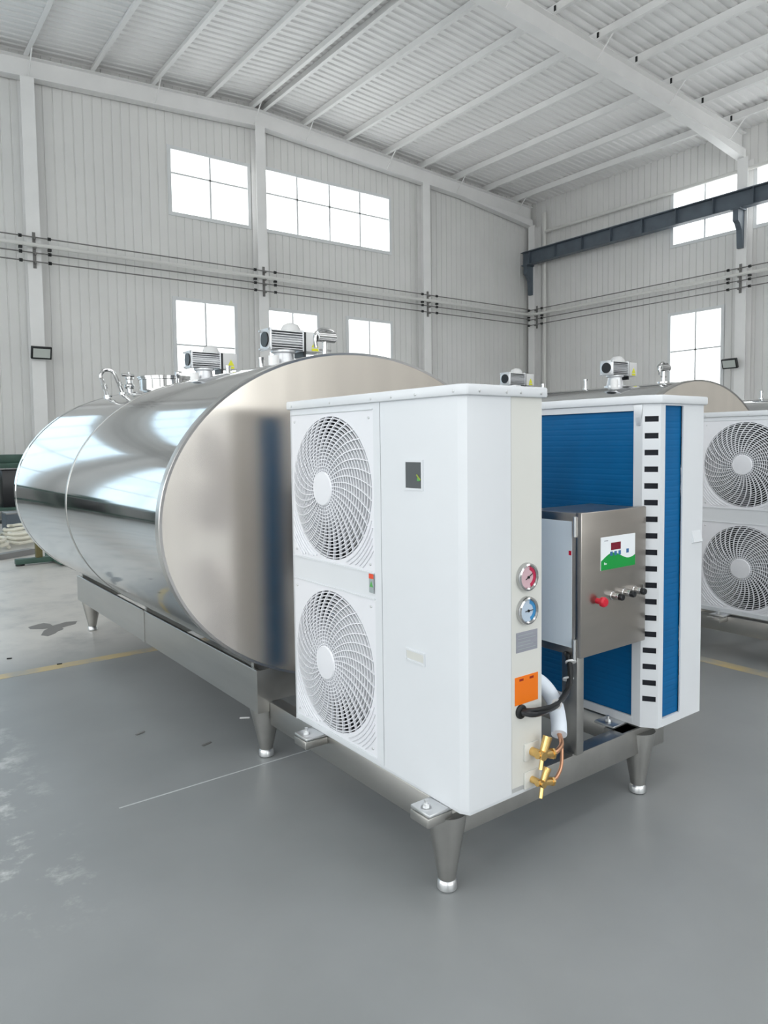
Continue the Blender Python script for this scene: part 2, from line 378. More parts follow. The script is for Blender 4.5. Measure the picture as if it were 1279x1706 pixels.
for lab, w in zip(['high window crossed by the crane beam on the right wall', 'high window at the right picture edge beyond the crane column',
                   'low paned window on the right wall above the second tank', 'low paned window at the right picture edge', 'low window on the right wall outside the picture'], RIGHT_WINDOWS): window(lab, w, PR)
for i, w in enumerate(LEFT_WINDOWS): window('%s window on the unseen left wall, number %d from the front' % ('high' if i < 3 else 'low', i % 3+1), w, PL)
for i, w in enumerate(FRONT_WINDOWS): window('%s window on the unseen front wall, number %d from the left' % ('high' if i < 3 else 'low', i % 3+1), w, PF)

# ceiling: ribbed sheets on purlins
ce = empty('ceiling', (RIDGE_X, 0, RIDGE_Z+0.63)); tag(ce, 'white ribbed sheet roof on steel purlins', None, None, 'structure')
def roof_sheet(L, sgn):
    prof = []
    y = 0.0
    while y < 1.0-1e-6:
        prof += [(y, 0), (y+0.09, 0), (y+0.115, 0.03), (y+0.175, 0.03)]; y += 0.2
    prof.append((1.0, 0))
    mb = MB(); vs = []
    for yy, h in prof: vs += [(0, yy, h), (sgn*L, yy, h-PITCHR*L)]
    mb.add(vs, [(2*i, 2*i+1, 2*i+3, 2*i+2) for i in range(len(prof)-1)])
    return mb.mesh('roof_sheet', 'roof', smooth=False)
rsR = roof_sheet(XR+0.2-RIDGE_X, 1); rsL = roof_sheet(RIDGE_X-XL+0.2, -1)
fillR = rsR.copy(); fillL = rsL.copy()
for me in (fillR, fillL): me.materials.clear(); me.materials.append(M['fill_sheet'])
for k in range(27):
    fill_row = k in FILL_ROWS
    for me in ((fillR, fillL) if fill_row else (rsR, rsL)): link('added_fill_sheet' if fill_row else 'roof_sheet', me, ce, (0, YF-0.3+k*1.0, 0))
pm = MB().prism([(-0.09, 0), (0.0, 0), (0.0, 0.19), (0.09, 0.19), (0.09, 0.2), (-0.012, 0.2), (-0.012, 0.012), (-0.09, 0.012)], 1, YF, YB).mesh('purlin', 'steelwhite', smooth=False)
PURL = []
for k in range(-13, 9):
    x = RIDGE_X + k*1.33
    if k == 0: xs = (RIDGE_X-0.16, RIDGE_X+0.16)
    else: xs = (x,)
    for x in xs:
        if x < XL+0.3 or x > XR-0.2: continue
        PURL.append(x); link('purlin', pm, ce, (x-RIDGE_X, 0, zr(x)+0.42-(RIDGE_Z+0.63)))
# rafters
def rafter(y, label, clips=True):
    root = empty('roof_rafter', (RIDGE_X, y, RIDGE_Z)); tag(root, label, 'rafter', 'roof rafters')
    for sgn, xe in ((1, XR-0.25), (-1, XL+0.25)):
        L = abs(xe-RIDGE_X); dz = -PITCHR*L
        for nm, z0, z1, hw in (('bottom_flange', 0, 0.016, 0.12), ('web', 0.016, 0.404, 0.006), ('top_flange', 0.404, 0.42, 0.12)):
            mb = MB(); e = sgn*L
            mb.add([(0,-hw,z0),(e,-hw,z0+dz),(e,hw,z0+dz),(0,hw,z0),(0,-hw,z1),(e,-hw,z1+dz),(e,hw,z1+dz),(0,hw,z1)],
                   [(0,3,2,1),(4,5,6,7),(0,1,5,4),(1,2,6,5),(2,3,7,6),(3,0,4,7)])
            mb.build(nm, 'steelwhite', root, smooth=False)
        # haunch at the eave
        mb = MB(); e = sgn*L; h = sgn*(L-3.2); dh = -PITCHR*(L-3.2)
        mb.add([(h,-0.11,dh),(e,-0.11,dz-0.22),(e,0.11,dz-0.22),(h,0.11,dh),(h,-0.11,dh+0.02),(e,-0.11,dz),(e,0.11,dz),(h,0.11,dh+0.02)],
               [(0,3,2,1),(4,5,6,7),(0,1,5,4),(1,2,6,5),(2,3,7,6),(3,0,4,7)])
        mb.build('haunch', 'steelwhite', root, smooth=False)
    for i, x in enumerate(PURL):
        zz = zr(x)-RIDGE_Z
        if clips: MB().box(x-RIDGE_X-0.035, x-RIDGE_X+0.035, -0.16, -0.12, zz+0.44, zz+0.58).build('purlin_clip', 'black', root, smooth=False)
        if i % 2 == 0:
            MB().cyl((x-RIDGE_X, -0.08, zz+0.02), (x-RIDGE_X, -0.5, zz+0.44), 0.016, n=6).build('fly_brace', 'steelwhite', root)
    return root
rafter(15.33, 'white roof rafter lying along the back wall', False)
rafter(8.2, 'white roof rafter crossing the ceiling at upper right')
rafter(0.9, 'white roof rafter above the viewer'); rafter(-6.2, 'white roof rafter far behind the viewer')

# columns
def column(x, y, ztop, label, along='x'):
    root = empty('steel_column', (x, y, 0)); tag(root, label, 'column', 'steel columns')
    h = 0.135
    if along == 'x':   # flanges parallel to X, web along Y
        MB().box(-h, h, -0.14, -0.128, 0, ztop).build('flange', 'steelwhite', root, smooth=False)
        MB().box(-h, h, 0.128, 0.14, 0, ztop).build('flange', 'steelwhite', root, smooth=False)
        MB().box(-0.005, 0.005, -0.128, 0.128, 0, ztop).build('web', 'steelwhite', root, smooth=False)
    else:
        MB().box(-0.16, -0.148, -h, h, 0, ztop).build('flange', 'steelwhite', root, smooth=False)
        MB().box(0.148, 0.16, -h, h, 0, ztop).build('flange', 'steelwhite', root, smooth=False)
        MB().box(-0.148, 0.148, -0.005, 0.005, 0, ztop).build('web', 'steelwhite', root, smooth=False)
    MB().box(-0.2, 0.2, -0.2, 0.2, 0, 0.02).build('base_plate', 'steelwhite', root, smooth=False)
    return root
for x, lab in ((2.02, 'white steel column at the far left of the back wall'), (7.36, 'white steel column on the back wall between the two high windows'),
               (12.80, 'white steel column on the back wall right of the windows'), (-3.3, 'white steel column on the back wall outside the picture')):
    column(x, YB-0.16, zr(x), lab)
for y, lab in ((15.2, 'white steel column in the corner of the hall'), (8.12, 'white steel column on the right wall beside the picture edge'),
               (0.9, 'white steel column on the right wall outside the picture'), (-6.2, 'white steel column on the right wall behind the viewer')):
    column(XR-0.18, y, zr(XR-0.18)-0.2, lab, 'y')

# wall pipes, wires, brackets
def wires(P, a, b, zs, nm, labels, d):
    for (z, r, mt), lab in zip(zs, labels):
        o = MB().cyl(P(a, z, d), P(b, z, d), r, n=8).build('service_pipe' if r > 0.03 else 'wall_wire', mt)
        tag(o, lab, 'pipe' if r > 0.03 else 'wire', nm)
ZS = [(5.74, 0.014, 'cable'), (5.58, 0.045, 'pipe'), (5.42, 0.014, 'cable'), (5.24, 0.014, 'cable')]
WN = ['topmost thin wire along the %s wall', 'pale thick pipe running along the %s wall', 'middle thin wire below the pipe on the %s wall', 'lowest thin wire along the %s wall']
wires(PB, XL+0.1, XR-0.52, ZS, 'wires on the back wall', [w % 'back' for w in WN], 0.40)
wires(PR, YF+0.1, YB-0.33, ZS, 'wires on the right wall', [w % 'right' for w in WN], 0.44)
def wire_bracket(P, s, d0, label):
    root = empty('wire_bracket', P(s, 5.2, d0)); tag(root, label, 'bracket', 'wire brackets on the columns')
    rl = root.location
    def bx(nm, a, b, c, e, t0, t1, mt):
        A = Vector(P(a, c, t0))-rl; B = Vector(P(b, e, t1))-rl
        MB().box(min(A.x, B.x), max(A.x, B.x), min(A.y, B.y), max(A.y, B.y), A.z, B.z).build(nm, mt, root, smooth=False)
    bx('upright', s-0.03, s+0.03, 5.12, 5.86, d0, d0+0.02, 'cable')
    for z, r, mt in ZS:
        bx('arm', s-0.02, s+0.02, z-r-0.03, z-r, d0+0.02, d0+0.13, 'cable')
        for q in (-0.28, 0.28):
            A = Vector(P(s+q-0.03, z, 0.40 if P is PB else 0.44))-rl; B = Vector(P(s+q+0.03, z, 0.40 if P is PB else 0.44))-rl
            if r > 0.03:   # block under the thick pipe
                q0 = (A+B)/2; MB().box(q0.x-0.035, q0.x+0.035, q0.y-0.035, q0.y+0.035, q0.z-r-0.05, q0.z-r-0.001).build('insulator', 'black', root, smooth=False)
            else: MB().cyl(A, B, r+0.022, n=8).build('insulator', 'black', root)
for s, lab in ((2.02, 'left end of the back wall'), (7.36, 'column between the high windows'), (12.8, 'column right of the back windows')):
    wire_bracket(PB, s, 0.305, 'wire bracket with black insulators on the '+lab)
for s, lab in ((15.2-0.25, 'corner column'), (8.12, 'right-wall column')): wire_bracket(PR, s, 0.345, 'wire bracket with black insulators on the '+lab)
o = MB().tube([(17.56, 14.79, 0.0), (17.56, 14.79, 8.9)], 0.06, n=10, smooth=1).build('down_pipe', 'pipe'); tag(o, 'white vertical down pipe in the corner of the hall', 'pipe')
o = MB().tube([(17.5, 14.70, 8.26), (17.5, -8, 8.26)], 0.05, n=10, smooth=1).build('eave_pipe', 'pipe'); tag(o, 'white horizontal pipe under the eave of the right wall', 'pipe')

# crane runway
cr = empty('crane_runway_beam', (17.2, 15.4, 7.22)); tag(cr, 'blue-grey steel crane beam along the right wall', 'beam')
for nm, x0, x1, z0, z1 in (('bottom_flange', -0.11, 0.11, 0, 0.018), ('web', -0.006, 0.006, 0.018, 0.41), ('top_flange', -0.13, 0.13, 0.41, 0.43)):
    MB().box(x0, x1, -22, 0, z0, z1).build(nm, 'crane', cr, smooth=False)
st = MB().box(-0.11, -0.006, -0.008, 0.008, 0.018, 0.41).mesh('stiffener', 'crane', smooth=False)
for k in range(20): link('stiffener', st, cr, (0, -0.35-k*1.05, 0))
MB().box(-0.03, 0.03, -22, 0, 0.43, 0.47).build('rail', 'crane', cr, smooth=False)
for y, lab in ((15.2, 'blue-grey corbel under the far end of the crane beam'), (8.12, 'blue-grey corbel under the crane beam at the right-wall column'), (0.9, 'corbel under the crane beam outside the picture')):
    r = empty('crane_corbel', (17.2, y, 6.25)); tag(r, lab, 'corbel', 'corbels of the crane beam')
    MB().prism([(-0.14, 0.97), (-0.14, 0.66), (-0.05, 0.6), (0.05, 0.45), (0.08, 0), (0.175, 0), (0.175, 0.97)], 1, -0.07, 0.07).build('bracket', 'crane', r, smooth=False)
    MB().box(-0.16, 0.175, -0.12, 0.12, 0.93, 0.97).build('seat_plate', 'crane', r, smooth=False)

def floodlight(loc, rz, tilt, label):
    r = empty('flood_light', loc); tag(r, label, 'lamp', 'wall flood lights'); r.rotation_euler = (0, 0, rz)
    g = MB().box(-0.20, 0.20, -0.05, 0.03, -0.13, 0.13).build('housing', 'black', r, bevel=0.01); g.rotation_euler = (tilt, 0, 0)
    q = MB().box(-0.165, 0.165, -0.058, -0.048, -0.095, 0.095).build('glass', 'glow', r, smooth=False); q.rotation_euler = (tilt, 0, 0)
    MB().box(-0.03, 0.03, 0.03, 0.12, -0.03, 0.03).build('bracket', 'black', r, smooth=False)
    return r
floodlight((2.05, YB-0.42, 3.36), 0, 0.35, 'dark-framed flood light on the far left wall column')
floodlight((XR-0.46, 8.30, 3.33), -PI/2, 0.35, 'black flood light on the right-wall column above the tanks')

# ================================================================== CONDENSING UNIT
D, W, H = 0.330, 0.982, 1.231
def fan_guard_mesh():
    R = 0.258; hx = 0.268
    # plate with a round hole (square 2*hx), front at x=0, thickness .012
    n = 72; mb = MB(); vs = []; fs = []
    for x in (-0.004, 0.010):
        for i in range(n):
            t = 2*PI*i/n; c, s = math.cos(t), math.sin(t); k = hx/max(abs(c), abs(s))
            vs += [(x, c*R, s*R), (x, c*k, s*k)]
    for i in range(n):
        j = (i+1) % n; o = 2*n
        fs += [(2*i, 2*i+1, 2*j+1, 2*j), (o+2*i, o+2*j, o+2*j+1, o+2*i+1), (2*i, 2*j, o+2*j, o+2*i), (2*i+1, o+2*i+1, o+2*j+1, 2*j+1)]
    mb.add(vs, fs)
    # raised arcs continuing the rings over the two lower corners
    for rr in (0.272, 0.286, 0.300, 0.314, 0.328):
        for sg in (-1, 1):
            pts = []
            for i in range(0, 25):
                t = math.radians(-45+sg*0 - 24 + 2*i) if sg > 0 else math.radians(-135-24+2*i)
                y, z = rr*math.cos(t), rr*math.sin(t)
                if abs(y) < hx-0.006 and abs(z) < hx-0.006: pts.append((-0.006, y, z))
            if len(pts) > 3: mb.tube(pts, 0.0028, n=5, smooth=1)
    return mb.mesh('fan_guard', 'guard', angle=30)
def rings_mesh():
    mb = MB(); n = 80; N = 16
    for k in range(N):
        r = 0.062 + (0.258-0.062)*(k+0.5)/N
        bul = -0.030*(1-(r/0.258)**2.6)
        w = 0.0017; vs = []; fs = []
        for i in range(n):
            c, s = math.cos(2*PI*i/n), math.sin(2*PI*i/n)
            vs += [(bul-0.004, (r-w)*c, (r-w)*s), (bul-0.004, (r+w)*c, (r+w)*s), (bul+0.0065, (r+w)*c, (r+w)*s), (bul+0.0065, (r-w)*c, (r-w)*s)]
        for i in range(n):
            j = (i+1) % n
            for q in range(4): fs.append((4*i+q, 4*i+(q+1) % 4, 4*j+(q+1) % 4, 4*j+q))
        mb.add(vs, fs)
    return mb.mesh('guard_rings', 'guard', angle=30)
def spokes_mesh(sw):
    mb = MB()
    for k in range(36):
        pts = []
        for i in range(10):
            u = i/9; r = 0.055+u*(0.26-0.055); t = 2*PI*k/36 + sw*math.radians(27)*(0.7*u+0.3*u*u)
            bul = -0.030*(1-(r/0.258)**2.6)
            pts.append((bul-0.003, r*math.cos(t), r*math.sin(t)))
        vs = []; fs = []
        for i, p in enumerate(pts):
            q = Vector(pts[min(i+1, 9)])-Vector(pts[max(i-1, 0)]); nrm = Vector((0, -q.z, q.y)).normalized()*0.0017
            for dx, sg in ((-0.003, -1), (-0.003, 1), (0.007, 1), (0.007, -1)): vs.append((p[0]+dx, p[1]+nrm.y*sg, p[2]+nrm.z*sg))
        for i in range(9):
            for q in range(4): fs.append((4*i+q, 4*i+(q+1) % 4, 4*i+4+(q+1) % 4, 4*i+4+q))
        mb.add(vs, fs)
    return mb.mesh('guard_spokes', 'guard', angle=30)
def fan_mesh():
    mb = MB(); mb.cyl((0.03, 0, 0), (0.10, 0, 0), 0.06, n=24)
    for k in range(3):
        a0 = 2*PI*k/3+0.4; vs = []; fs = []; nr, na = 5, 7
        for i in range(nr):
            r = 0.055+0.185*i/(nr-1); wd = 0.55+0.45*i/(nr-1)
            for j in range(na):
                u = j/(na-1); t = a0 + (u-0.5)*wd*1.3 + 0.35*i/(nr-1)
                vs.append((0.05+0.065*(u-0.5), r*math.cos(t), r*math.sin(t)))
        for i in range(nr-1):
            for j in range(na-1): fs.append((i*na+j, i*na+j+1, (i+1)*na+j+1, (i+1)*na+j))
        mb.add(vs, fs)
    return mb.mesh('fan', 'fan', angle=60)
GM, RM, SM, FM = fan_guard_mesh(), rings_mesh(), spokes_mesh(1), fan_mesh()
HUB = MB().lathe((0, 0, 0), (-1, 0, 0), [(0.062, -0.004), (0.062, 0.008), (0.058, 0.012), (0.03, 0.0135), (0, 0.014)], 40).mesh('hub_cap', 'guard')
SCREW = MB().lathe((0, 0, 0), (-1, 0, 0), [(0.0045, -0.001), (0.0045, 0.0015), (0.003, 0.003), (0, 0.003)], 8).mesh('screw', 'zinc')
BOLT = MB().cyl((0, 0, 0), (0, 0, 0.012), 0.011, n=6).cyl((0, 0, 0.012), (0, 0, 0.024), 0.006, n=8).cyl((0, 0, -0.003), (0, 0, 0), 0.017, n=16).mesh('bolt', 'zinc')
YS = 0.398   # split between service panel and fan front
def condensing_unit(loc, rz, label):
    u = empty('condensing_unit', loc); u.rotation_euler = (0, 0, rz)
    tag(u, label, 'condensing unit', 'white two-fan condensing units')
    MB().prism([(0.002, 0.030), (0.018, 0.002), (D-0.002, 0.002), (D-0.002, W-0.054), (D-0.038, W-0.002), (0.002, W-0.002)], 2, 0, 0.028).build('base_pan', 'white', u, bevel=0.002)
    top = MB().prism([(-0.012, 0.014), (0.004, -0.012), (D+0.012, -0.012), (D+0.012, W-0.046), (D-0.026, W+0.012), (-0.012, W+0.012)], 2, H-0.006, H+0.026).build('top_cover', 'white', u, bevel=0.006)
    for y in (0.03, 0.20, 0.32, 0.43, 0.68, 0.95): link('screw', SCREW, top, (-0.012, y, H+0.006))
    for x in (0.05, 0.16, 0.22, 0.31): link('screw', SCREW, top, (x, -0.012, H+0.006), (0, 0, PI/2))
    # service panel wraps round the near corner
    arc = [(0.017, 0.0), (0.013, 0.001), (0.001, 0.025), (0.0, 0.030)]
    outer = [(0.190, 0.0)]+arc+[(0.0, YS-0.003)]
    inner = [(0.008, YS-0.003), (0.008, 0.030), (0.020, 0.008), (0.190, 0.008)]
    sp = MB().prism(outer+inner, 2, 0.012, H-0.006).build('service_panel', 'white', u)
    MB().box(0.193, D-0.001, 0.002, 0.010, 0.012, H-0.006).build('pipe_panel', 'cream', u, smooth=False)
    MB().box(D-0.008, D, 0.010, 0.30, 0.0, H).build('rear_panel', 'white', u, smooth=False)
    # front around the fans
    y0, y1 = YS, W-0.004
    zc1, zc2, yc, hx = 0.932, 0.290, 0.703, 0.268
    zc2 = 0.298
    f = MB()
    f.box(0.0, 0.03, y0, yc-hx, 0.012, H-0.006); f.box(0.0, 0.03, yc+hx, y1, 0.012, H-0.006)
    f.box(0.0, 0.03, yc-hx, yc+hx, zc1+hx, H-0.006); f.box(0.0, 0.03, yc-hx, yc+hx, zc2+hx, zc1-hx); f.box(0.0, 0.03, yc-hx, yc+hx, 0.012, zc2-hx)
    f.build('front_panel', 'white', u, smooth=False)
    for zc, ang in ((zc1, 0.3), (zc2, 1.1)):
        MB().box(-0.004, 0.0, yc-hx, yc+hx, zc+hx+0.003, zc+hx+0.007).build('guard_lip', 'white', u, smooth=False)
        MB().box(-0.004, 0.0, yc-hx, yc+hx, zc-hx-0.007, zc-hx-0.003).build('guard_lip', 'white', u, smooth=False)
        g = link('fan_guard', GM, u, (0.004, yc, zc))
        link('guard_rings', RM, g); link('guard_spokes', SM, g); link('hub_cap', HUB, g, (-0.028, 0, 0))
        for sy in (-1, 1):
            for sz in (-1, 1): link('screw', SCREW, g, (-0.005, sy*0.245, sz*0.245))
        fo = link('fan', FM, u, (0.03, yc, zc), (ang, 0, 0))
        n = 48; vs = []; fs = []
        for i in range(n):
            c, s = math.cos(2*PI*i/n), math.sin(2*PI*i/n); vs += [(0.012, c*0.258, s*0.258), (0.03, c*0.250, s*0.250), (0.10, c*0.252, s*0.252)]
        for i in range(n):
            j = (i+1) % n; fs += [(3*i, 3*j, 3*j+1, 3*i+1), (3*i+1, 3*j+1, 3*j+2, 3*i+2)]
        MB().add(vs, fs).build('fan_shroud', 'shroud', u, loc=(0, yc, zc))
    MB().box(0.205, 0.215, YS, W-0.03, 0.03, H-0.01).build('shade_backing', 'dark', u, smooth=False)  # dark sheet stands in for the shade behind the fans
    MB().box(0.03, D-0.01, YS-0.012, YS-0.006, 0.03, H-0.01).build('partition', 'dark', u, smooth=False)
    # blue coil, ribbed tube rows, L-shaped round the rear corner
    n = 54; z0, z1 = 0.030, H-0.008; dz = (z1-z0)/n
    path = [(D-0.012, 0.30), (D-0.012, W-0.075), (D-0.045, W-0.045), (D-0.07, W-0.012), (0.140, W-0.012)]
    nrm = [(1, 0), (1, 0.1), (0.7, 0.7), (0.1, 1), (0, 1)]
    vs = []; fs = []
    lv = []
    for k in range(n): lv += [(z0+k*dz, 0.0), (z0+(k+0.25)*dz, 0.0005), (z0+(k+0.75)*dz, 0.0005)]
    lv.append((z1, 0))
    for zz, e in lv:
        for (px, py), (nx, ny) in zip(path, nrm): vs.append((px+nx*e, py+ny*e, zz))
    m_ = len(path)
    for k in range(len(lv)-1):
        for i in range(m_-1): fs.append((k*m_+i, k*m_+i+1, (k+1)*m_+i+1, (k+1)*m_+i))
    MB().add(vs, fs).build('coil', 'coil', u, smooth=False)
    # slotted corner post
    cp = MB(); t = 0.003
    A, B, C_, E = (D, W-0.090), (D, W-0.052), (D-0.036, W), (D-0.066, W)
    def facet(P, Q, za, zb):
        d = Vector((Q[0]-P[0], Q[1]-P[1])).normalized(); nn = Vector((-d.y, d.x))*t
        if nn.dot(Vector((D/2-P[0], W/2-P[1]))) < 0: nn = -nn
        cp.prism([P, Q, (Q[0]+nn.x, Q[1]+nn.y), (P[0]+nn.x, P[1]+nn.y)], 2, za, zb)
    facet(A, B, 0.0, H-0.004); facet(C_, E, 0.0, H-0.004)
    lerp = lambda P, Q, k: (P[0]+(Q[0]-P[0])*k, P[1]+(Q[1]-P[1])*k)
    p1, p2 = lerp(B, C_, 0.12), lerp(B, C_, 0.88)
    facet(B, p1, 0.0, H-0.004); facet(p2, C_, 0.0, H-0.004)
    zs = [1.169-0.0622*k for k in range(18)]; hh = 0.0105
    edges = [H-0.004]
    for z in zs: edges += [z+hh, z-hh]
    edges.append(0.0)
    for k in range(0, len(edges), 2): facet(p1, p2, edges[k+1], edges[k])
    cp.build('corner_post', 'white', u, smooth=False)
    MB().prism([(D-0.006, W-0.056), (D-0.040, W-0.006), (D-0.043, W-0.008), (D-0.009, W-0.058)], 2, 0.01, H-0.01).build('slot_backing', 'dark', u, smooth=False)  # dark sheet paints the shade behind the slots
    MB().add([(D+0.001, W-0.088, H-0.01), (D+0.001, W-0.05, H-0.01), (D+0.001, W-0.06, H-0.085), (D+0.001, W-0.075, H-0.085),
              (D+0.005, W-0.088, H-0.01), (D+0.005, W-0.05, H-0.01), (D+0.005, W-0.06, H-0.085), (D+0.005, W-0.075, H-0.085)],
             [(0,1,2,3),(4,7,6,5),(0,4,5,1),(1,5,6,2),(2,6,7,3),(3,7,4,0)]).build('top_bracket', 'zinc', u, smooth=False)
    MB().box(0.0, 0.144, W-0.006, W, 0.0, H-0.004).build('end_column', 'white', u, smooth=False)
    MB().box(0.144, D-0.06, W-0.008, W+0.001, 0.0, 0.030).box(D-0.008, D+0.001, 0.30, W-0.085, 0.0, 0.030).build('base_lip', 'white', u, smooth=False)
    MB().box(0.144, D-0.05, W-0.008, W+0.001, H-0.012, H-0.004).box(D-0.008, D+0.001, 0.30, W-0.085, H-0.03, H-0.004).build('top_lip', 'white', u, smooth=False)
    MB().add([(0.012, W, 0.735), (0.075, W, 0.735), (0.075, W, 0.685), (0.012, W, 0.685), (0.012, W+0.010, 0.690), (0.075, W+0.010, 0.690)], [(0,1,5,4),(3,4,5,2),(0,4,3),(1,2,5)]).build('side_grip', 'white', u, smooth=False)
    # sight window
    z = 1.279-0.286
    fr = MB(); a, b, c, d = 0.179, 0.271, z-0.047, z+0.047
    fr.box(-0.003, 0, a, a+0.008, c, d); fr.box(-0.003, 0, b-0.008, b, c, d); fr.box(-0.003, 0, a+0.008, b-0.008, c, c+0.007); fr.box(-0.003, 0, a+0.008, b-0.008, d-0.007, d)
    sw = fr.build('sight_window', 'white', u, smooth=False)
    MB().box(-0.0012, 0, a+0.008, b-0.008, c+0.007, d-0.007).build('sight_glass', 'greenglass', sw, smooth=False)
    MB().tube([(-0.0016, a+0.012, z-0.014), (-0.0018, a+0.022, z-0.006), (-0.0016, a+0.030, z+0.002)], 0.0025, n=6).build('wire', 'greenwire', sw)
    MB().box(-0.0022, -0.001, a+0.014, a+0.028, z-0.017, z-0.008).build('green_terminal', 'stickergreen', sw, smooth=False)
    # recessed handle
    z = 0.711-0.286; a, b = 0.178, 0.272
    hd = MB(); hd.box(-0.004, 0, a, a+0.005, z-0.02, z+0.02); hd.box(-0.004, 0, b-0.005, b, z-0.02, z+0.02); hd.box(-0.004, 0, a+0.005, b-0.005, z-0.02, z-0.015); hd.box(-0.004, 0, a+0.005, b-0.005, z+0.015, z+0.02)
    ho = hd.build('recessed_handle', 'white', u, smooth=False)
    MB().add([(-0.0035, a+0.005, z+0.015), (-0.0035, b-0.005, z+0.015), (-0.0005, b-0.005, z-0.012), (-0.0005, a+0.005, z-0.012)], [(0, 1, 2, 3)]).build('handle_scoop', 'cream', ho, smooth=False)
    # warning sticker on the fan front
    s = MB().box(-0.0055, -0.004, 0.436, 0.462, 0.592, 0.656).build('warning_sticker', 'stickergrey', u, smooth=False)
    MB().box(-0.0062, -0.0055, 0.436, 0.462, 0.640, 0.656).build('sticker_header', 'stickerred', s, smooth=False)
    MB().prism([(0.439, 0.612), (0.459, 0.612), (0.449, 0.632)], 0, -0.0062, -0.0055).build('sticker_triangle', 'stickergreen', s, smooth=False)
    # two round gauges
    for z, dm, bm_, nm, na in ((0.964-0.286, 'dialred', 'redband', 'red dial pressure gauge', 0.5), (0.860-0.286, 'dialblue', 'blueband', 'blue dial pressure gauge', 0.05)):
        cx = 0.257
        g = MB().lathe((cx, 0.002, z), (0, -1, 0), [(0.044, 0.0), (0.0445, 0.006), (0.042, 0.014), (0.037, 0.016), (0.033, 0.012), (0.033, 0.002)], 36).build('pressure_gauge', 'chrome', u)
        g['label'] = nm
        MB().cyl((cx, 0.0, z), (cx, -0.0075, z), 0.033, n=32).build('dial', dm, g, smooth=False)
        vs = []; fs = []
        for i in range(25):
            t = math.radians(-70+i*6.2)
            vs += [(cx+0.0325*math.cos(t), -0.0082, z+0.0325*math.sin(t)), (cx+0.022*math.cos(t), -0.0082, z+0.022*math.sin(t)), (cx+0.0325*math.cos(t), -0.007, z+0.0325*math.sin(t)), (cx+0.022*math.cos(t), -0.007, z+0.022*math.sin(t))]
        for i in range(24): fs += [(4*i, 4*i+1, 4*i+5, 4*i+4), (4*i, 4*i+4, 4*i+6, 4*i+2), (4*i+1, 4*i+3, 4*i+7, 4*i+5)]
        MB().add(vs, fs).build('dial_band', bm_, g, smooth=False)
        dx, dz_ = math.cos(na), math.sin(na)
        MB().cyl((cx-0.014*dx, -0.0095, z-0.014*dz_), (cx+0.020*dx, -0.0095, z+0.020*dz_), 0.0013, n=6).build('needle', 'black', g)
        MB().cyl((cx, -0.008, z), (cx, -0.0115, z), 0.004, n=12).build('needle_boss', 'black', g)
    # name plate and orange notice (unreadable lines of print)
    pl = MB().box(0.213, 0.308, 0.0005, 0.002, 0.733-0.286, 0.795-0.286).build('name_plate', 'greyplate', u, smooth=False)
    for k in range(5): MB().box(0.220, 0.300-0.012*(k % 3), 0.0000, 0.0005, 0.742-0.286+k*0.0105, 0.744-0.286+k*0.0105).build('print_line', 'stickergrey', pl, smooth=False)
    on = MB().box(0.207, 0.311, 0.0005, 0.002, 0.570-0.286, 0.657-0.286).build('notice_plate', 'orange', u, smooth=False)
    on['label'] = 'orange notice plate'
    for x in (0.226, 0.272): MB().box(x, x+0.018, 0.0, 0.0005, 0.643-0.286, 0.650-0.286).build('print_mark', 'darkred', on, smooth=False)
    MB().lathe((0.232, 0.002, 0.548-0.286), (0, -1, 0), [(0.022, 0), (0.022, 0.006), (0.015, 0.010), (0.012, 0.010)], 20).build('cable_grommet', 'black', u)
    # brass service valves
    for z, big in ((0.412-0.286, 1.25), (0.322-0.286, 1.0)):
        v = MB().cyl((0.278, 0.002, z), (0.278, -0.055, z), 0.011*big, n=14).build('service_valve', 'brass', u)
        MB().cyl((0.262, -0.038, z+0.004), (0.335, -0.038, z-0.012), 0.010*big, n=12).build('valve_body', 'brass', v)
        MB().cyl((0.290, -0.038, z), (0.312, -0.038, z+0.040*big), 0.010*big, 0.012*big, n=12).build('valve_cap', 'brass', v)
        MB().cyl((0.286, -0.040, z), (0.270, -0.046, z-0.042), 0.006, 0.007, n=10).build('drain_nozzle', 'brass', v)
        MB().box(0.246, 0.312, -0.004, 0.002, z-0.026, z+0.028).build('valve_plate', 'cream', v, bevel=0.002)
        MB().cyl((0.330, -0.036, z-0.011), (0.338, -0.036, z-0.012), 0.0145*big, n=6).build('flare_nut', 'brass', v)
    # mounting feet
    for y in (0.122, 0.822):
        for x0, x1 in ((-0.075, 0.03), (D-0.03, D+0.075)):
            ft = MB().box(x0, x1, y-0.045, y+0.045, -0.012, -0.0005).build('mounting_foot', 'zinc', u, bevel=0.004)
            link('bolt', BOLT, ft, ((x0+0.026) if x0 < 0 else (x1-0.026), y, -0.0005))
    return u
ZU = 0.286
u1 = condensing_unit((0, 0, ZU), 0, 'nearest white condensing unit with two gauges and an orange notice')
u2 = copy_tree(u1); u2.location = (1.311, 0.03+W, ZU); u2.rotation_euler = (0, 0, PI); u2['label'] = 'white condensing unit showing its blue coil behind the control box'
u3 = copy_tree(u1); u3.location = (2.98, 0.0, ZU); u3['label'] = 'white condensing unit cut by the right picture edge, fans facing forward'

